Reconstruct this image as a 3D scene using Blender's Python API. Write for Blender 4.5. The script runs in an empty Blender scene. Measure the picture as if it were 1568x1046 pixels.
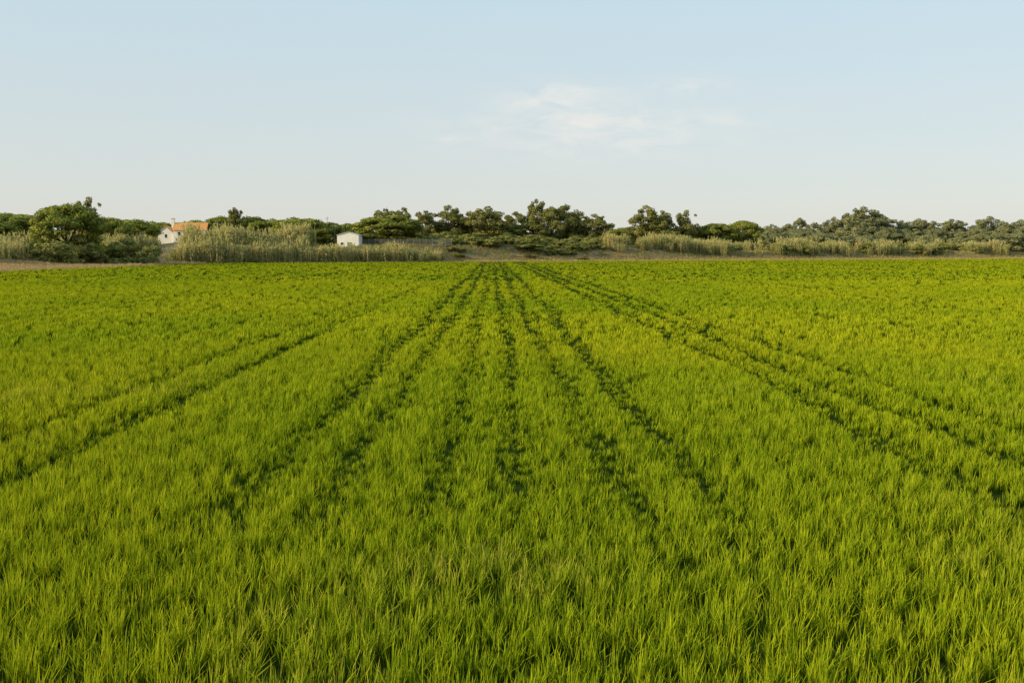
import bpy, math, random
import numpy as np
from mathutils import Vector
random.seed(7); rng=np.random.default_rng(11)
F=1524.0; PITCH=math.radians(5.137); HC=3.30
SUN_EL=math.radians(18); SUN_AZ=math.radians(-116)
scene=bpy.context.scene

# ---------------------------------------------------------------- helpers
def link(o): scene.collection.objects.link(o); return o
def sstep(a,b,x):
    t=np.clip((x-a)/(b-a),0,1); return t*t*(3-2*t)
def _h(ix,iy,s):
    n=np.sin(ix*127.1+iy*311.7+s*74.7)*43758.5453
    return n-np.floor(n)
def vnoise(x,y,s=0):
    x=np.asarray(x,float); y=np.asarray(y,float)
    ix=np.floor(x); iy=np.floor(y); fx=x-ix; fy=y-iy
    fx=fx*fx*(3-2*fx); fy=fy*fy*(3-2*fy)
    return (_h(ix,iy,s)*(1-fx)+_h(ix+1,iy,s)*fx)*(1-fy)+(_h(ix,iy+1,s)*(1-fx)+_h(ix+1,iy+1,s)*fx)*fy
def d_far(X,Y): return (Y-286-0.58*(X+85))/1.156
def d_left(X,Y): return -(X+0.019*Y+81)
def terrain(X,Y):
    X=np.asarray(X,float); Y=np.asarray(Y,float)
    d1=d_far(X,Y); d2=d_left(X,Y)
    h=2.9+2.2*sstep(-75,-40,X)*(1-sstep(45,80,X))+0.3*sstep(60,120,X)
    z1=h*sstep(3,15,d1+3*(vnoise(X/18,Y/18,3)-0.5))
    z2=3.0*sstep(6,50,d2)
    z=np.maximum(z1,z2)
    z=z+4.0*np.exp(-((X+110)/22)**2-((Y-350)/26)**2)
    out=np.maximum(d1,d2)
    return z+(vnoise(X/9,Y/9,5)-0.5)*0.5*sstep(3,10,out)
def bearing(px): return (px-784)/F
def elev(py): return math.atan((523-py)/F)-PITCH

def mk_mesh(name,V,polys,mats,attrs=None,midx=None,check=True,smooth=False):
    me=bpy.data.meshes.new(name)
    V=np.asarray(V,np.float32)
    me.vertices.add(len(V)); me.vertices.foreach_set('co',V.ravel())
    loops=np.concatenate([p.ravel() for p in polys]).astype(np.int32)
    tot=np.concatenate([np.full(len(p),p.shape[1]) for p in polys]).astype(np.int32)
    st=np.concatenate([[0],np.cumsum(tot)[:-1]]).astype(np.int32)
    me.loops.add(len(loops)); me.loops.foreach_set('vertex_index',loops)
    me.polygons.add(len(tot)); me.polygons.foreach_set('loop_start',st)
    if midx is not None: me.polygons.foreach_set('material_index',np.asarray(midx,np.int32))
    me.polygons.foreach_set('use_smooth',np.full(len(tot),smooth,bool))
    if attrs:
        for n,a in attrs.items():
            at=me.attributes.new(n,'FLOAT','POINT'); at.data.foreach_set('value',np.asarray(a,np.float32))
    me.update(calc_edges=True)
    if check: me.validate()
    for m in mats: me.materials.append(m)
    return me

# ---------------------------------------------------------------- materials
def new_mat(name):
    m=bpy.data.materials.new(name); m.use_nodes=True
    nt=m.node_tree; nt.nodes.clear()
    return m,nt,nt.nodes,nt.links
def mixc(N,L,fac,a,b,blend='MIX'):
    n=N.new('ShaderNodeMix'); n.data_type='RGBA'; n.blend_type=blend
    for sock,v in ((n.inputs[0],fac),(n.inputs[6],a),(n.inputs[7],b)):
        if hasattr(v,'is_output'): L.new(v,sock)
        elif isinstance(v,(int,float)): sock.default_value=v
        else: sock.default_value=(*v,1)
    return n.outputs[2]
def ramp(N,L,v,a,b):
    n=N.new('ShaderNodeMapRange'); n.inputs[1].default_value=a; n.inputs[2].default_value=b
    L.new(v,n.inputs[0]); return n.outputs[0]
def noise(N,L,vec,scale,detail=3):
    n=N.new('ShaderNodeTexNoise'); n.inputs['Scale'].default_value=scale; n.inputs['Detail'].default_value=detail
    if vec is not None: L.new(vec,n.inputs['Vector'])
    return n.outputs[0]
def finish(N,L,col,rough=0.6,spec=0.3,bump=None):
    p=N.new('ShaderNodeBsdfPrincipled'); p.inputs['Roughness'].default_value=rough
    p.inputs['Specular IOR Level'].default_value=spec
    L.new(col,p.inputs['Base Color'])
    if bump is not None:
        b=N.new('ShaderNodeBump'); b.inputs['Strength'].default_value=0.5; b.inputs['Distance'].default_value=0.1
        L.new(bump,b.inputs['Height']); L.new(b.outputs[0],p.inputs['Normal'])
    o=N.new('ShaderNodeOutputMaterial'); L.new(p.outputs[0],o.inputs[0])
def finish_leaf(N,L,col,transl):
    d=N.new('ShaderNodeBsdfDiffuse'); L.new(col,d.inputs[0])
    t=N.new('ShaderNodeBsdfTranslucent'); L.new(col,t.inputs[0])
    mx=N.new('ShaderNodeMixShader'); mx.inputs[0].default_value=transl
    L.new(d.outputs[0],mx.inputs[1]); L.new(t.outputs[0],mx.inputs[2])
    o=N.new('ShaderNodeOutputMaterial'); L.new(mx.outputs[0],o.inputs[0])
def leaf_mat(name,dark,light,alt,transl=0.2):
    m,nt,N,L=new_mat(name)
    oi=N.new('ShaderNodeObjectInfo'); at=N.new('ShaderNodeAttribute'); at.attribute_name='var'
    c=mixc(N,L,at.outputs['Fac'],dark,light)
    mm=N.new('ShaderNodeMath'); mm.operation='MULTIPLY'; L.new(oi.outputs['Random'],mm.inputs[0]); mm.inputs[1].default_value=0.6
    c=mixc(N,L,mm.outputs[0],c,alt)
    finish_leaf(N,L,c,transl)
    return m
def flat_mat(name,a,b,scale=3,rough=0.8,bumpy=True):
    m,nt,N,L=new_mat(name)
    tc=N.new('ShaderNodeTexCoord')
    nz=noise(N,L,tc.outputs['Object'],scale,5)
    c=mixc(N,L,ramp(N,L,nz,0.3,0.7),a,b)
    finish(N,L,c,rough,0.3,bump=nz if bumpy else None)
    return m
def crop_mat(name):
    m,nt,N,L=new_mat(name)
    def A(n):
        a=N.new('ShaderNodeAttribute'); a.attribute_name=n; return a.outputs['Fac']
    h,var=A('h'),A('var')
    base=mixc(N,L,var,(0.035,0.075,0.003),(0.075,0.13,0.005))  # naturally darker leaf base, deepened further to paint in canopy shade
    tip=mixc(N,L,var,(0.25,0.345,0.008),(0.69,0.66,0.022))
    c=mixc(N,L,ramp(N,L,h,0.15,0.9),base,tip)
    dk=mixc(N,L,1.0,c,(0.77,0.88,0.9),'MULTIPLY')
    c=mixc(N,L,A('patch'),dk,c)
    mu=N.new('ShaderNodeMath'); mu.operation='MULTIPLY'; L.new(A('dry'),mu.inputs[0]); L.new(ramp(N,L,h,.4,1),mu.inputs[1])
    c=mixc(N,L,mu.outputs[0],c,(0.60,0.42,0.12))
    finish_leaf(N,L,c,0.3)
    return m
M_crop=crop_mat('young_cereal_leaf')
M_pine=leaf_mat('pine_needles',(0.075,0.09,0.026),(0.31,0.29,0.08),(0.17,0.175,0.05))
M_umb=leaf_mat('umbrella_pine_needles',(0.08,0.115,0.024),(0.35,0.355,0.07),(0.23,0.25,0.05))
M_far=leaf_mat('haze_tinted_far_foliage',(0.12,0.14,0.075),(0.31,0.305,0.13),(0.21,0.22,0.105))  # aerial haze put into the leaf colours, paler and greyer than near trees
M_shrub=leaf_mat('shrub_leaves',(0.085,0.11,0.026),(0.31,0.32,0.08),(0.36,0.33,0.12))
M_reed=leaf_mat('reed_leaves',(0.19,0.20,0.065),(0.56,0.53,0.20),(0.62,0.50,0.23),0.25)
M_dry=leaf_mat('dry_grass_blades',(0.34,0.24,0.13),(0.60,0.42,0.23),(0.45,0.36,0.15))
M_bank=leaf_mat('bank_grass_blades',(0.14,0.16,0.05),(0.32,0.31,0.10),(0.38,0.30,0.14))
M_bark=flat_mat('bark',(0.07,0.05,0.035),(0.16,0.11,0.08),6)
M_white=flat_mat('whitewash',(0.68,0.66,0.60),(0.78,0.76,0.70),0.6)
M_tile=flat_mat('terracotta_tile',(0.48,0.20,0.06),(0.66,0.33,0.10),2.2)
M_glass=flat_mat('dark_glass',(0.03,0.035,0.04),(0.05,0.055,0.06),2,0.15,False)
M_wood=flat_mat('painted_door',(0.10,0.13,0.09),(0.15,0.18,0.12),4,0.6)
M_conc=flat_mat('concrete',(0.16,0.16,0.14),(0.26,0.25,0.22),0.8)
M_roof=flat_mat('fibre_cement',(0.42,0.41,0.38),(0.55,0.54,0.5),1.5)

# ---------------------------------------------------------------- ground
def axis(lo,hi,step,far,n=14):
    a=np.arange(lo,hi+step,step); g=np.geomspace(step,far,n)
    return np.concatenate([(lo-g)[::-1],a,hi+step+g])
xs=axis(-320,520,5.0,6000); ys=axis(-40,760,4.0,6000)
GX,GY=np.meshgrid(xs,ys); GZ=terrain(GX,GY)
nx,ny=len(xs),len(ys); idx=np.arange(nx*ny).reshape(ny,nx)
q=np.stack([idx[:-1,:-1],idx[:-1,1:],idx[1:,1:],idx[1:,:-1]],-1).reshape(-1,4)
m,nt,N,L=new_mat('verge_earth_and_grass')
geo=N.new('ShaderNodeNewGeometry')
n1=noise(N,L,geo.outputs['Position'],0.06,5); n2=noise(N,L,geo.outputs['Position'],0.8,4)
c=mixc(N,L,ramp(N,L,n1,0.42,0.6),(0.36,0.24,0.14),(0.17,0.17,0.06))
c=mixc(N,L,ramp(N,L,n2,0.35,0.75),c,(0.26,0.19,0.10))
finish(N,L,c,0.9,0.1,bump=n2)
me=mk_mesh('ground',np.stack([GX,GY,GZ],-1).reshape(-1,3),[q],[m],smooth=True)
link(bpy.data.objects.new('ground',me))
m,nt,N,L=new_mat('field_soil')
geo=N.new('ShaderNodeNewGeometry')
n1=noise(N,L,geo.outputs['Position'],6,3)
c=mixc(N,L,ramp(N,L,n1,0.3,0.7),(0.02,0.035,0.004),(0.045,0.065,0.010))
finish(N,L,c,1,0.0)
fv=[(-79.6,-60,0.004),(-86.2,283.5,0.004),(380,553,0.004),(380,-60,0.004)]
me=mk_mesh('field_soil',fv,[np.array([[0,3,2,1]])],[m])
link(bpy.data.objects.new('field_soil',me))

# ---------------------------------------------------------------- instancing
def scatter(name,P,rot,scl,pick,objs):
    col=bpy.data.collections.new(name+'_parts')
    for o in objs: col.objects.link(o)
    me=bpy.data.meshes.new(name); me.vertices.add(len(P))
    me.vertices.foreach_set('co',np.asarray(P,np.float32).ravel())
    a=me.attributes.new('rot','FLOAT_VECTOR','POINT'); a.data.foreach_set('vector',np.asarray(rot,np.float32).ravel())
    a=me.attributes.new('scl','FLOAT_VECTOR','POINT'); a.data.foreach_set('vector',np.asarray(scl,np.float32).ravel())
    a=me.attributes.new('pick','INT','POINT'); a.data.foreach_set('value',np.asarray(pick,np.int32))
    ob=link(bpy.data.objects.new(name,me))
    g=bpy.data.node_groups.new(name+'_scatter','GeometryNodeTree')
    g.interface.new_socket('Geometry',in_out='INPUT',socket_type='NodeSocketGeometry')
    g.interface.new_socket('Geometry',in_out='OUTPUT',socket_type='NodeSocketGeometry')
    N=g.nodes; L=g.links
    gi=N.new('NodeGroupInput'); go=N.new('NodeGroupOutput')
    ip=N.new('GeometryNodeInstanceOnPoints'); ci=N.new('GeometryNodeCollectionInfo')
    ci.inputs['Collection'].default_value=col; ci.inputs['Separate Children'].default_value=True; ci.inputs['Reset Children'].default_value=True
    def na(n,t):
        x=N.new('GeometryNodeInputNamedAttribute'); x.data_type=t; x.inputs[0].default_value=n; return x.outputs[0]
    e=N.new('FunctionNodeEulerToRotation')
    L.new(gi.outputs[0],ip.inputs['Points']); L.new(ci.outputs[0],ip.inputs['Instance'])
    ip.inputs['Pick Instance'].default_value=True
    L.new(na('pick','INT'),ip.inputs['Instance Index'])
    L.new(na('rot','FLOAT_VECTOR'),e.inputs[0]); L.new(e.outputs[0],ip.inputs['Rotation'])
    L.new(na('scl','FLOAT_VECTOR'),ip.inputs['Scale'])
    L.new(ip.outputs[0],go.inputs[0])
    md=ob.modifiers.new('scatter','NODES'); md.node_group=g
    return ob

def blade_mesh(name,r,bx,by,bz,H,w,var,mat,lean,curl,wind=(0.05,0),check=True,extra=None):
    n=len(bx)
    la=r.uniform(0,2*np.pi,n); ln=np.minimum(np.abs(r.normal(0,1,n)),2.2)*lean
    lx=np.cos(la)*ln+wind[0]; ly=np.sin(la)*ln+wind[1]
    fa=r.uniform(0,np.pi,n); wx=np.cos(fa)*w/2; wy=np.sin(fa)*w/2
    V=[]; Hh=[]
    for t,k in ((0,.75),(.55,1.),(1.,0)):
        off=(t*0.5+t**2.2*curl)*H
        cx=bx+lx*off; cy=by+ly*off; cz=bz+H*t*(1-0.35*ln*t)
        if k>0: V+=[np.stack([cx-wx*k,cy-wy*k,cz],-1),np.stack([cx+wx*k,cy+wy*k,cz],-1)]; Hh+=[t,t]
        else: V+=[np.stack([cx,cy,cz],-1)]; Hh+=[t]
    V=np.stack(V,1).reshape(-1,3); b=np.arange(n)*5
    Q=np.stack([b,b+1,b+3,b+2],-1); T=np.stack([b+2,b+3,b+4],-1)
    at={'h':np.tile(Hh,n),'var':np.repeat(var,5)}
    for k_,v_ in (extra or {}).items(): at[k_]=np.repeat(v_,5)
    return mk_mesh(name,V,[Q,T],[mat],at,check=check)
def blades(name,n,rad,h0,h1,w,mat,lean=0.2,curl=0.5,seed=0):
    r=np.random.default_rng(seed)
    ang=r.uniform(0,2*np.pi,n); rr=rad*np.sqrt(r.uniform(0,1,n))
    me=blade_mesh(name,r,rr*np.cos(ang),rr*np.sin(ang),0*rr,r.uniform(h0,h1,n),w,r.uniform(0,1,n),mat,lean,curl)
    return bpy.data.objects.new(name,me)

# ---------------------------------------------------------------- crop
def place_crop():
    P=[]
    n=int(26*14*88); P.append(np.stack([rng.uniform(-13,13,n),rng.uniform(-1,13,n)],-1))
    def fan(n,a,b):
        d=rng.uniform(a,b,n); t=rng.uniform(-0.6,0.6,n); return np.stack([t*d,d],-1)
    P.append(fan(int(22*1.2*1020),13,35))
    P.append(fan(int(75*1.2*430),35,110))
    P.append(fan(int(450*1.2*130),110,560))
    P=np.concatenate(P)
    X,Y=P[:,0],P[:,1]
    keep=(d_far(X,Y)<-0.5+1.2*vnoise(X/5,Y/5,8))&(d_left(X,Y)<-0.3)
    X,Y=X[keep],Y[keep]
    u=X+0.019*Y
    sup=np.zeros(len(X))
    tr=[(-8.1,.6,.28),(-6.7,.9,.32),(-3.2,.95,.33),(-1.95,.95,.30),(-0.68,.85,.26),(0.47,.92,.28),(1.65,.97,.35),(2.95,1.0,.37),
        (6.6,1.0,.38),(8.0,1,.38),(9.4,.95,.32),(-22,.4,.3),(-24,.4,.3),(25,.4,.3),(27,.4,.3)]
    for i,(o,s,hw) in enumerate(tr):
        wob=(vnoise(Y/14,Y*0+i,21)-0.5)*0.38+(vnoise(Y/3.5,Y*0+i,22)-0.5)*0.16
        a=np.abs(u+wob-o)
        brk=0.68+0.32*sstep(0.2,0.5,vnoise(Y/2.2,Y*0+i*3.3,31))
        near=0.08+0.92*sstep(8,15 if i<6 else 13,Y)
        if o in(-8.1,-6.7): near=near*(1-.55*sstep(32,60,Y))
        hw2=hw*(1+0.5*sstep(30,150,Y))
        sup=np.maximum(sup,s*brk*near*np.exp(-(a/hw2)**1.9))
    rem=0.36+0.42*sstep(30,80,Y)
    keep=rng.uniform(0,1,len(X))>sup*rem
    X,Y,sup=X[keep],Y[keep],sup[keep]
    n=len(X); r=rng
    amp=1-0.85*sstep(14,45,Y)
    pl=r.uniform(-1,1,n)
    hs=(0.92+amp*(0.18*(vnoise(X/2.2,Y/2.2,41)-.5)+0.20*(vnoise(X/.35,Y/.35,42)-.5)+.15*pl)+.05*pl)*(1-0.62*sup)
    pat=np.clip((.6*vnoise(X/13,Y/20,51)+.4*vnoise(X/3.5,Y/6,52)-.32)/.36,0,1)
    dry=np.clip((vnoise(X/1.6,Y/1.6,53)*.6+.4*vnoise(X/8,Y/8,54)-.56)/.25,0,1)*(1-sstep(15,30,Y))*.7
    parts=[]
    for lo,hi,k,rad,W in ((-5,18,11,.045,.0092),(18,35,11,.06,.013),(35,110,13,.13,.024),(110,600,11,.24,.06)):
        s=(Y>=lo)&(Y<hi); xn,yn,hn=X[s],Y[s],hs[s]; m_=len(xn)
        ang=r.uniform(0,2*np.pi,(m_,k)); rr=rad*np.sqrt(r.uniform(0,1,(m_,k)))
        tv=r.uniform(0,1,m_); wv=.55 if lo<30 else .2
        v=np.clip(wv*tv[:,None]+(1-wv)*r.uniform(0,1,(m_,k)),0,1).ravel()
        parts.append(((xn[:,None]+rr*np.cos(ang)).ravel(),(yn[:,None]+rr*np.sin(ang)).ravel(),
            (hn[:,None]*r.uniform(.20,.37,(m_,k))).ravel(),v,np.full(m_*k,W),np.repeat(pat[s],k),np.repeat(dry[s],k)*(v>.6),
            np.full(m_*k,.28 if hi<40 else .22)))
    bx,by,H,var,W,pt,dr,ln=[np.concatenate([p[i] for p in parts]) for i in range(8)]
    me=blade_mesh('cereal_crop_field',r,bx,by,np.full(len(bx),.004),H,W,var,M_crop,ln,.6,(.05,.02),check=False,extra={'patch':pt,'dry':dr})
    link(bpy.data.objects.new('cereal_crop_field',me))
    print('blades',len(bx))
place_crop()

# ---------------------------------------------------------------- foliage builders
def leaf_cloud(centers,radii,counts,size,r,flat=0.75):
    V=[];var=[]
    for c,R,k in zip(centers,radii,counts):
        d=r.normal(0,1,(k,3)); d/=np.linalg.norm(d,axis=1)[:,None]
        rad=R*(0.6+0.45*r.uniform(0,1,k)**0.6)
        p=d*rad[:,None]; p[:,2]*=flat
        lump=1+0.25*np.sin(d[:,0]*5+c[0])*np.sin(d[:,1]*5+c[1]); p*=lump[:,None]
        p+=c
        nrm=d+r.normal(0,0.33,(k,3)); nrm/=np.linalg.norm(nrm,axis=1)[:,None]
        a=np.cross(nrm,r.normal(0,1,(k,3))); a/=np.linalg.norm(a,axis=1)[:,None]
        b=np.cross(nrm,a); s=size*r.uniform(0.6,1.3,k)[:,None]
        V.append(np.stack([p-a*s*.5-b*s*.35,p+a*s*.5-b*s*.2,p+a*s*.15+b*s*.6],1))
        base=r.uniform(0,1)
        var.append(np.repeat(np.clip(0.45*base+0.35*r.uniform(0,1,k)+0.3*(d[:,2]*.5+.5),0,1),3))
    V=np.concatenate(V).reshape(-1,3); var=np.concatenate(var)
    return V,np.arange(len(V)).reshape(-1,3),var
def tube(pts,rads,k=6):
    pts=np.array(pts,float); V=[];Q=[]
    for i,(p,r_) in enumerate(zip(pts,rads)):
        d=pts[min(i+1,len(pts)-1)]-pts[max(i-1,0)]; d/=np.linalg.norm(d)
        a=np.cross(d,[0.3,1,0.1]); a/=np.linalg.norm(a); b=np.cross(d,a)
        for j in range(k):
            t=2*np.pi*j/k; V.append(p+r_*(a*np.cos(t)+b*np.sin(t)))
    for i in range(len(pts)-1):
        for j in range(k):
            Q.append([i*k+j,i*k+(j+1)%k,(i+1)*k+(j+1)%k,(i+1)*k+j])
    return np.array(V),np.array(Q)
def tree_mesh(kind,seed,leafmat):
    r=np.random.default_rng(seed); C=[];R=[]
    if kind=='umbrella':
        for i in range(84):
            q=np.sqrt(r.uniform(0,1))*4.6; t=r.uniform(0,2*np.pi)
            top=3.2+7.8*np.sqrt(max(0,1-(q/5.3)**2))
            z=top-abs(r.normal(0,.4)) if i<52 else r.uniform(2.3,max(3.0,top-.8))
            C.append((q*np.cos(t),q*np.sin(t),z)); R.append(r.uniform(0.85,1.4))
        size=.38; split=2.4
    elif kind=='pine':
        lean=r.uniform(-.6,.6); ph=r.uniform(0,6)
        for i in range(66):
            z=1.6+9.2*r.uniform(0,1)**0.85
            env=4.0*np.sin(np.pi*np.clip((z+1.2)/13.4,0,1))**0.55*np.sqrt(r.uniform(.02,1.1))*(.85+.25*np.sin(z*1.7+ph))
            t=r.uniform(0,2*np.pi)
            C.append((env*np.cos(t)+lean*z/8,env*np.sin(t),z)); R.append(r.uniform(0.55,1.3)*(1.0 if z<9.5 else .8))
        C.append((lean*1.4,0,11.2)); R.append(.8)
        size=.36; split=3.0
    else:
        for i in range(32):
            q=np.sqrt(r.uniform(0,1))*4.2; t=r.uniform(0,2*np.pi)
            z=r.uniform(0.8,max(1.2,10.2*np.sqrt(max(0,1-(q/5.2)**2))))
            C.append((q*np.cos(t),q*np.sin(t),z)); R.append(r.uniform(1.1,1.9))
        size=.6; split=0.8
    C=np.array(C); R=np.array(R)
    cnt=(170*R**2).astype(int) if kind!='shrub' else (90*R**2).astype(int)
    V,T,var=leaf_cloud(C,R,cnt,size,r,.78 if kind!='shrub' else .9)
    VV=[V];QQ=[];off=len(V)
    j=r.normal(0,.25,(4,2))
    tp=[(0,0,-.6),(j[0,0],j[0,1],split*.5),(j[1,0],j[1,1],split),(j[2,0],j[2,1],7.5 if kind!='shrub' else 4)]
    parts=[tube(tp,[.36,.28,.23,.1])]
    for i in r.choice(len(C),min(14,len(C)),replace=False):
        s=np.array(tp[2])+np.array([0,0,r.uniform(-.3,1.5)]); e=C[i]; mid=(s+e)/2+np.array([0,0,-.3])+(e-s)*[.15,.15,0]
        parts.append(tube([s,mid,e],[.15,.1,.04],4))
    for v,qd in parts:
        VV.append(v); QQ.append(qd+off); off+=len(v)
    Q=np.concatenate(QQ); V=np.concatenate(VV); var=np.concatenate([var,np.zeros(len(V)-len(var))])
    return mk_mesh(kind+'_tree',V,[T,Q],[leafmat,M_bark],{'var':var},[0]*len(T)+[1]*len(Q))
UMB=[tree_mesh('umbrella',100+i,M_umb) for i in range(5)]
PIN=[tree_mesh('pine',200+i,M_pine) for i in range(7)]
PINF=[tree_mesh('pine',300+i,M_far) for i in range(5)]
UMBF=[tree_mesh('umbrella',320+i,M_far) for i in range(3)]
SHR=[tree_mesh('shrub',400+i,M_shrub) for i in range(5)]
SHRF=[tree_mesh('shrub',420+i,M_far) for i in range(3)]

def tree(kind,px,ytop,wpx,D):
    X=bearing(px)*D; z0=float(terrain(X,D)); zt=HC+D*math.tan(elev(ytop))
    me,nm,W={'u':(UMB,'umbrella_pine_tree',10.6),'p':(PIN,'pine_tree',8.6),'s':(SHR,'shrub',9.5)}[kind]
    o=bpy.data.objects.new(nm,random.choice(me)); link(o)
    w=wpx*1.05/F*D/W; o.scale=(w,w*random.uniform(.9,1.1),(zt-z0)/11.7)
    o.location=(X,D,z0); o.rotation_euler=(0,0,random.uniform(0,6.28))
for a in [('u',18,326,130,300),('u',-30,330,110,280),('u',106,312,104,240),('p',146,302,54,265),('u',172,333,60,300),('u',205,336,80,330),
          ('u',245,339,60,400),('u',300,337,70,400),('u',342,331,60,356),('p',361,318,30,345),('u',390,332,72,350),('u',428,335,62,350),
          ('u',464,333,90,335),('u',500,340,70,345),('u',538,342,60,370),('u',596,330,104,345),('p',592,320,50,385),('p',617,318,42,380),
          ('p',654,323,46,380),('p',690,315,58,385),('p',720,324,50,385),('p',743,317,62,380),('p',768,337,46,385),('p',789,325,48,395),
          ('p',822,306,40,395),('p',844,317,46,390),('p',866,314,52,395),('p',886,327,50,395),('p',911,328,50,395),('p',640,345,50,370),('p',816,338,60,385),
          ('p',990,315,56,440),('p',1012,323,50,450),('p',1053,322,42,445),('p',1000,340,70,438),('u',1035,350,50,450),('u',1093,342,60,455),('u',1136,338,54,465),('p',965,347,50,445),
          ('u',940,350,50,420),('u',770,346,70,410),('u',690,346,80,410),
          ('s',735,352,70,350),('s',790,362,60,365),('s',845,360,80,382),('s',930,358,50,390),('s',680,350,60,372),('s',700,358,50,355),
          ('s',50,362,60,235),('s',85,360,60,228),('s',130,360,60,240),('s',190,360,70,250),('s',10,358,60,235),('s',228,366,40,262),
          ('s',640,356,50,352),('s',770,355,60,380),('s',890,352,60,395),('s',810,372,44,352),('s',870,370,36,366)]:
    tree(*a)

P=[];S=[];K=[]
def addfar(px,ytop,wpx,D,k):
    X=bearing(px)*D; z0=float(terrain(X,D)); zt=HC+D*math.tan(elev(ytop))
    W=8.6 if k<5 else (10.6 if k<8 else 9.5)
    w=wpx/F*D/W; P.append((X,D,z0)); S.append((w,w,(zt-z0)/11.7)); K.append(k)
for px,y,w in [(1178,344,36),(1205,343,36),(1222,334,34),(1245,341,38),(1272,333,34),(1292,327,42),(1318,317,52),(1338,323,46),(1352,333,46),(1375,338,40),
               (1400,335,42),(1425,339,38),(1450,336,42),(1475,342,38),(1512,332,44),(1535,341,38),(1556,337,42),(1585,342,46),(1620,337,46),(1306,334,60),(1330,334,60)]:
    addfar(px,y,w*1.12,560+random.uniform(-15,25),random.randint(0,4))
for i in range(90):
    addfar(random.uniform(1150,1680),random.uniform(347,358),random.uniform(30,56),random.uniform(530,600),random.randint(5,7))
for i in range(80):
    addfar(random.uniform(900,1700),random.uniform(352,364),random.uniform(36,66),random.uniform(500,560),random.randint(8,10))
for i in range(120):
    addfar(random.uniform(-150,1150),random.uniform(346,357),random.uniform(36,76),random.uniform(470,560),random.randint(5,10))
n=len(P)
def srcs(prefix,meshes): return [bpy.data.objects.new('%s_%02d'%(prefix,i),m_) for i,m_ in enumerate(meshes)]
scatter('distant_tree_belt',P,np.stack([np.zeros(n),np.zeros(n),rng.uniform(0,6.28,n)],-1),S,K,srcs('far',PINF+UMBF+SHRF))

# ---------------------------------------------------------------- reeds, shrubs, dry grass
def reed_obj(seed):
    r=np.random.default_rng(seed); V=[];T=[];Q=[];var=[]
    for s in range(34):
        b=np.array([r.normal(0,.8),r.normal(0,.8),-.2]); H=r.uniform(2.8,5.3); l=r.normal(0,.08,2)
        v0=r.uniform(0,1); o=len(V); a=r.uniform(0,3.14); w=.035
        top=b+[l[0]*H,l[1]*H,H]; dx=np.array([np.cos(a)*w,np.sin(a)*w,0])
        V+=[b-dx,b+dx,top+dx*.5,top-dx*.5]; Q.append([o,o+1,o+2,o+3]); var+=[v0*.5]*4
        for k in range(18):
            t=r.uniform(.12,1); p=b+(top-b)*t; th=r.uniform(0,6.28); Ln=r.uniform(.35,.75)
            d=np.array([np.cos(th),np.sin(th),0]); sd=np.array([-d[1],d[0],0])*.06
            p1=p+d*Ln*.4+[0,0,Ln*.55]; p2=p+d*Ln*.8+[0,0,Ln*.5*r.uniform(-.8,1.5)]
            o=len(V); V+=[p-sd,p+sd,p1+sd,p1-sd,p2]; Q.append([o,o+1,o+2,o+3]); T.append([o+3,o+2,o+4]); var+=[np.clip(v0*.5+t*.5,0,1)]*5
        if r.uniform()<.4:
            for k in range(8):
                p=top+[0,0,k*.07]; th=r.uniform(0,6.28); d=np.array([np.cos(th),np.sin(th),1.5])*.2
                o=len(V); V+=[p-[.05,0,0],p+[.05,0,0],p+d]; T.append([o,o+1,o+2]); var+=[1.]*3
    return mk_mesh('reed_clump',np.array(V),[np.array(Q),np.array(T)],[M_reed],{'var':var})
REED=[reed_obj(500+i) for i in range(5)]
def along_far(n,x0,x1,o0,o1):
    X=rng.uniform(x0,x1,n); o=rng.uniform(o0,o1,n); Y=286+0.58*(X+85)+1.156*o
    return X,Y
def along_left(n,y0,y1,o0,o1):
    Y=rng.uniform(y0,y1,n); o=rng.uniform(o0,o1,n); X=-81-0.019*Y-o
    return X,Y
def rots(n): return np.stack([rng.normal(0,.05,n),rng.normal(0,.05,n),rng.uniform(0,6.28,n)],-1)
def pts(X,Y): return np.stack([X,Y,terrain(X,Y)],-1)
def group2(name,sets,objs,smin,smax,wk=1,yard=0):
    X=np.concatenate([s[0][0] for s in sets]); Y=np.concatenate([s[0][1] for s in sets])
    k=np.concatenate([s[1]*np.ones(len(s[0][0])) for s in sets])
    if yard:  # cleared farmyard around and before the house
        kp=~((X>-136)&(X<-90)&(Y>yard)&(Y<362)); X,Y,k=X[kp],Y[kp],k[kp]
    n=len(X)
    s=rng.uniform(smin,smax,n)*k*(0.75+.5*vnoise(X/6,Y/6,62))
    w=np.sqrt(np.maximum(s,.2))*wk
    scatter(name,pts(X,Y),rots(n),np.stack([w,w,s],-1),rng.integers(0,len(objs),n),objs)
def thin(xy,thr,seed=61,sc=10):
    X,Y=xy; k=vnoise(X/sc,Y/sc,seed)>thr; return X[k],Y[k]
Xr,Yr=along_far(660,-96,-24,1.5,15)
o=d_far(Xr,Yr); kp=(Xr<-64)|(o<6.5); Xr,Yr,o=Xr[kp],Yr[kp],o[kp]
kk=np.where(Xr<-64,1.1,.98)*(0.8+0.35*sstep(2,12,o))*(1-.25*sstep(-45,-26,Xr))
group2('giant_reed_thicket',[((Xr,Yr),kk),(thin(along_left(560,130,330,24,44),.3),.85),(thin(along_far(460,70,330,9,28),.45),.9),(thin(along_far(240,36,85,10,26),.15),.85)],
       srcs('reed',REED),.75,1.25,yard=318)
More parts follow.
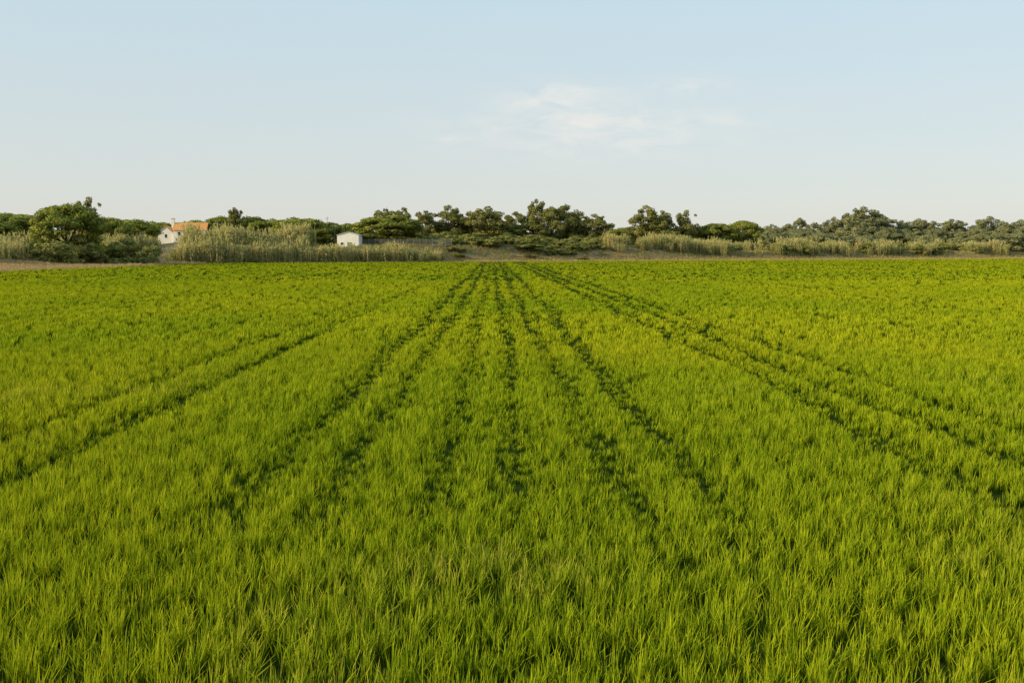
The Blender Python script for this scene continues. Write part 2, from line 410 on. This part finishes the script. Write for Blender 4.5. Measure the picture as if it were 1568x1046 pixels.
group2('shrub_hedge',[(thin(along_left(190,120,330,38,90),.35),.45),(thin(along_left(60,150,300,24,38),.45),.25),(thin(along_far(120,-85,-20,26,50),.3),.4),(thin(along_far(120,-25,60,14,40),.35),.34),
       (thin(along_far(40,-92,-30,2,9),.35),.2),(thin(along_far(90,-30,70,4,14),.45),.17),(thin(along_far(260,55,380,10,60),.25),.42)],srcs('shrub',SHR),.7,1.15,yard=285)
drys=[blades('dry_%d'%i,26,.35,.35,.8,.03,M_dry,seed=90+i,lean=.5) for i in range(3)]
banks=[blades('green_%d'%i,26,.35,.35,.8,.03,M_bank,seed=95+i,lean=.5) for i in range(4)]
group2('dry_verge_grass',[(along_left(7000,120,300,0.2,34),1.),(along_far(7000,-90,380,0.3,6),.9)],drys,.7,1.3)
group2('bank_grass',[(along_far(15000,-60,380,4,20),1.2)],banks+[blades('dry_mix',26,.35,.35,.8,.03,M_dry,seed=99,lean=.5)],.7,1.3)

# ---------------------------------------------------------------- buildings
def box(name,x0,x1,y0,y1,z0,z1,mat,parent):
    V=[(x,y,z) for z in (z0,z1) for y in (y0,y1) for x in (x0,x1)]
    Fc=[[0,2,3,1],[4,5,7,6],[0,1,5,4],[2,6,7,3],[0,4,6,2],[1,3,7,5]]
    me=mk_mesh(name,V,[np.array(Fc)],[mat]); o=link(bpy.data.objects.new(name,me)); o.parent=parent
    return o
def gable(name,x0,x1,y0,y1,ze,zr,mat,parent,axis='x',ov=.35,th=.16,wallmat=None):
    def slab(nm,pts4):
        V=[*pts4]+[(p[0],p[1],p[2]+th) for p in pts4]
        Fc=[[0,3,2,1],[4,5,6,7],[0,1,5,4],[1,2,6,5],[2,3,7,6],[3,0,4,7]]
        me=mk_mesh(nm,V,[np.array(Fc)],[mat]); o=link(bpy.data.objects.new(nm,me)); o.parent=parent
    if axis=='x':
        ym=(y0+y1)/2; s=(zr-ze)/(ym-y0); d=s*ov
        slab(name+'_front',[(x0-ov,y0-ov,ze-d),(x1+ov,y0-ov,ze-d),(x1+ov,ym,zr),(x0-ov,ym,zr)])
        slab(name+'_back',[(x0-ov,ym+.002,zr),(x1+ov,ym+.002,zr),(x1+ov,y1+ov,ze-d),(x0-ov,y1+ov,ze-d)])
        tri=[[(x,y0,ze),(x,y1,ze),(x,ym,zr-.01)] for x in (x0,x1)]
    else:
        xm=(x0+x1)/2; s=(zr-ze)/(xm-x0); d=s*ov
        slab(name+'_left',[(x0-ov,y0-ov,ze-d),(xm,y0-ov,zr),(xm,y1+ov,zr),(x0-ov,y1+ov,ze-d)])
        slab(name+'_right',[(xm+.002,y0-ov,zr),(x1+ov,y0-ov,ze-d),(x1+ov,y1+ov,ze-d),(xm+.002,y1+ov,zr)])
        tri=[[(x0,y,ze),(x1,y,ze),(xm,y,zr-.01)] for y in (y0,y1)]
    V=[p for t in tri for p in t]
    me=mk_mesh(name+'_gables',V,[np.array([[0,1,2],[3,4,5]])],[wallmat]); o=link(bpy.data.objects.new(name+'_gables',me)); o.parent=parent
def window(nm,x,z,w,h,y,par):
    box(nm+'_glass',x-w/2,x+w/2,y-.02,y+.05,z,z+h,M_glass,par)
    box(nm+'_sill',x-w/2-.1,x+w/2+.1,y-.12,y-.023,z-.1,z-.005,M_white,par)
def zat(y,D): return HC+D*math.tan(elev(y))
D=345.
e=bpy.data.objects.new('farmhouse',None); link(e)
hx=bearing(293)*D; gz=float(terrain(hx,D+4)); e.location=(hx,D,gz); e.rotation_euler=(0,0,math.radians(6))
ze=zat(352.5,D)-gz; zr=zat(341.5,D)-gz; hw=5.4
box('walls',-hw,hw,0,8,-1.5,ze,M_white,e); gable('roof',-hw,hw,0,8,ze+.003,zr,M_tile,e,'x',wallmat=M_white)
for i,x in enumerate((-3.4,0,3.4)):
    window('window_%d'%i,x,ze-1.9,.9,1.2,0,e)
box('door',-.5,.5,-.04,.05,-.2,1.0,M_wood,e)
box('wing_walls',-hw-5.4,-hw-.01,1,7,-1.5,ze-.8,M_white,e); gable('wing_roof',-hw-5.4,-hw-.4,1,7,ze-.79,ze+1.3,M_tile,e,'y',wallmat=M_white)
window('wing_window',-hw-2.7,ze-2.6,.8,1.1,1,e)
box('chimney',-hw-1.2,-hw-.2,3,4,ze-.5,zr+1.4,M_white,e); box('chimney_cap',-hw-1.3,-hw-.1,2.9,4.1,zr+1.403,zr+1.6,M_tile,e)
D=326.
e=bpy.data.objects.new('white_shed',None); link(e)
hx=bearing(534)*D; gz=float(terrain(hx,D)); e.location=(hx,D,gz); hw=3.5
ze=zat(360.5,D)-gz; zr=zat(356,D)-gz
box('walls',-hw,hw,0,8,-.8,ze,M_white,e); gable('roof',-hw,hw,0,8,ze+.003,zr,M_roof,e,'y',ov=.25,wallmat=M_white)
box('door',-.2,1.2,-.05,.05,0,2.1,M_conc,e); window('window',-1.9,1.3,.9,.7,0,e)
e=bpy.data.objects.new('perimeter_fence',None); link(e)
D=334.; x0=bearing(556)*D; x1=bearing(692)*D; e.location=(x0,D,float(terrain(x0,D)))
n=14; st=(x1-x0)/n; ht=zat(366.5,D)-e.location.z
for i in range(n+1): box('post_%d'%i,i*st-.06,i*st+.06,0,.12,-1.2,ht+.1,M_conc,e)
for j in range(8):
    z=ht-.1-j*.28; box('rail_%d'%j,0,x1-x0,-.05,-.003,z-.05,z+.03,M_conc,e)
def pole(px,yt,D):
    e=bpy.data.objects.new('utility_pole',None); link(e)
    x=bearing(px)*D; gz=float(terrain(x,D)); e.location=(x,D,gz); H=zat(yt,D)-gz
    v,qd=tube([(0,0,-.5),(0,0,H*.5),(0,0,H)],[.12,.1,.07],8)
    o=link(bpy.data.objects.new('shaft',mk_mesh('shaft',v,[qd],[M_conc],smooth=True))); o.parent=e
    box('crossarm',-.6,.6,-.16,-.08,H-.7,H-.6,M_bark,e)
    for i,xx in enumerate((-.5,0.25,.5)): box('insulator_%d'%i,xx-.04,xx+.04,-.16,-.08,H-.595,H-.4,M_white,e)
pole(503,332,336); pole(514,344,338)

# ---------------------------------------------------------------- world, sun, camera
w=bpy.data.worlds.new('World'); scene.world=w; w.use_nodes=True
N=w.node_tree.nodes; L=w.node_tree.links; N.clear()
sk=N.new('ShaderNodeTexSky'); sk.sky_type='NISHITA'; sk.sun_disc=False
sk.sun_elevation=SUN_EL; sk.sun_rotation=SUN_AZ; sk.air_density=1.0; sk.dust_density=1.0; sk.ozone_density=2.0
tc=N.new('ShaderNodeTexCoord'); sp=N.new('ShaderNodeSeparateXYZ'); L.new(tc.outputs['Generated'],sp.inputs[0])
def M(op,a,b=None,c=None):
    n=N.new('ShaderNodeMath'); n.operation=op
    for i,v in enumerate((a,b,c)):
        if v is None: continue
        if hasattr(v,'is_output'): L.new(v,n.inputs[i])
        else: n.inputs[i].default_value=v
    return n.outputs[0]
def blob(cx,cz,rx,rz):
    a=M('POWER',M('DIVIDE',M('SUBTRACT',sp.outputs[0],cx),rx),2.0); b=M('POWER',M('DIVIDE',M('SUBTRACT',sp.outputs[2],cz),rz),2.0)
    return M('EXPONENT',M('MULTIPLY',M('ADD',a,b),-1.0))
mp=N.new('ShaderNodeMapping'); mp.inputs['Scale'].default_value=(1,1,3.0); L.new(tc.outputs['Generated'],mp.inputs[0])
nz=N.new('ShaderNodeTexNoise'); nz.inputs['Scale'].default_value=20; nz.inputs['Detail'].default_value=6; nz.inputs['Roughness'].default_value=.58; nz.inputs['Distortion'].default_value=.5
L.new(mp.outputs[0],nz.inputs['Vector'])
mask=M('ADD',M('MULTIPLY',blob(.085,.117,.12,.026),.85),M('ADD',M('MULTIPLY',blob(.045,.150,.045,.012),1.3),M('MULTIPLY',blob(.17,.157,.03,.008),.8)))
mask=M('ADD',mask,M('ADD',M('MULTIPLY',blob(-.058,.108,.022,.006),.9),M('MULTIPLY',blob(.08,.126,.12,.008),.6)))
cl=M('MULTIPLY',M('SUBTRACT',nz.outputs[0],.36),3.2)
cl=M('MULTIPLY',M('MAXIMUM',M('MINIMUM',cl,1.0),0.0),M('MINIMUM',mask,1.0))
cl=M('MULTIPLY',cl,M('GREATER_THAN',sp.outputs[1],0.0))
hz=ramp(N,L,sp.outputs[2],0.0,0.30)
haze=mixc(N,L,hz,(5.05,4.95,4.6),(4.0,5.3,5.9))
base=mixc(N,L,.87,mixc(N,L,1.0,sk.outputs[0],(1.6,1.6,1.6),'MULTIPLY'),haze)
cloudy=mixc(N,L,M('MULTIPLY',cl,.58),base,(6.8,6.35,5.8))
bg=N.new('ShaderNodeBackground'); bg.inputs[1].default_value=.14
L.new(cloudy,bg.inputs[0]); wo=N.new('ShaderNodeOutputWorld'); L.new(bg.outputs[0],wo.inputs[0])
sd=bpy.data.lights.new('sun','SUN'); sd.energy=5.0; sd.angle=math.radians(.5); sd.color=(1,.82,.52)
so=link(bpy.data.objects.new('sun',sd))
dv=Vector((math.sin(SUN_AZ)*math.cos(SUN_EL),math.cos(SUN_AZ)*math.cos(SUN_EL),math.sin(SUN_EL)))
so.rotation_euler=dv.to_track_quat('Z','Y').to_euler(); so.location=(0,0,60)
cd=bpy.data.cameras.new('camera'); cd.lens=35; cd.sensor_width=36; cd.clip_end=20000; cd.clip_start=.05
co=link(bpy.data.objects.new('camera',cd)); co.location=(0,0,HC); co.rotation_euler=(math.pi/2-PITCH,0,0)
scene.camera=co
scene.view_settings.view_transform='Standard'; scene.view_settings.look='None'; scene.view_settings.exposure=0
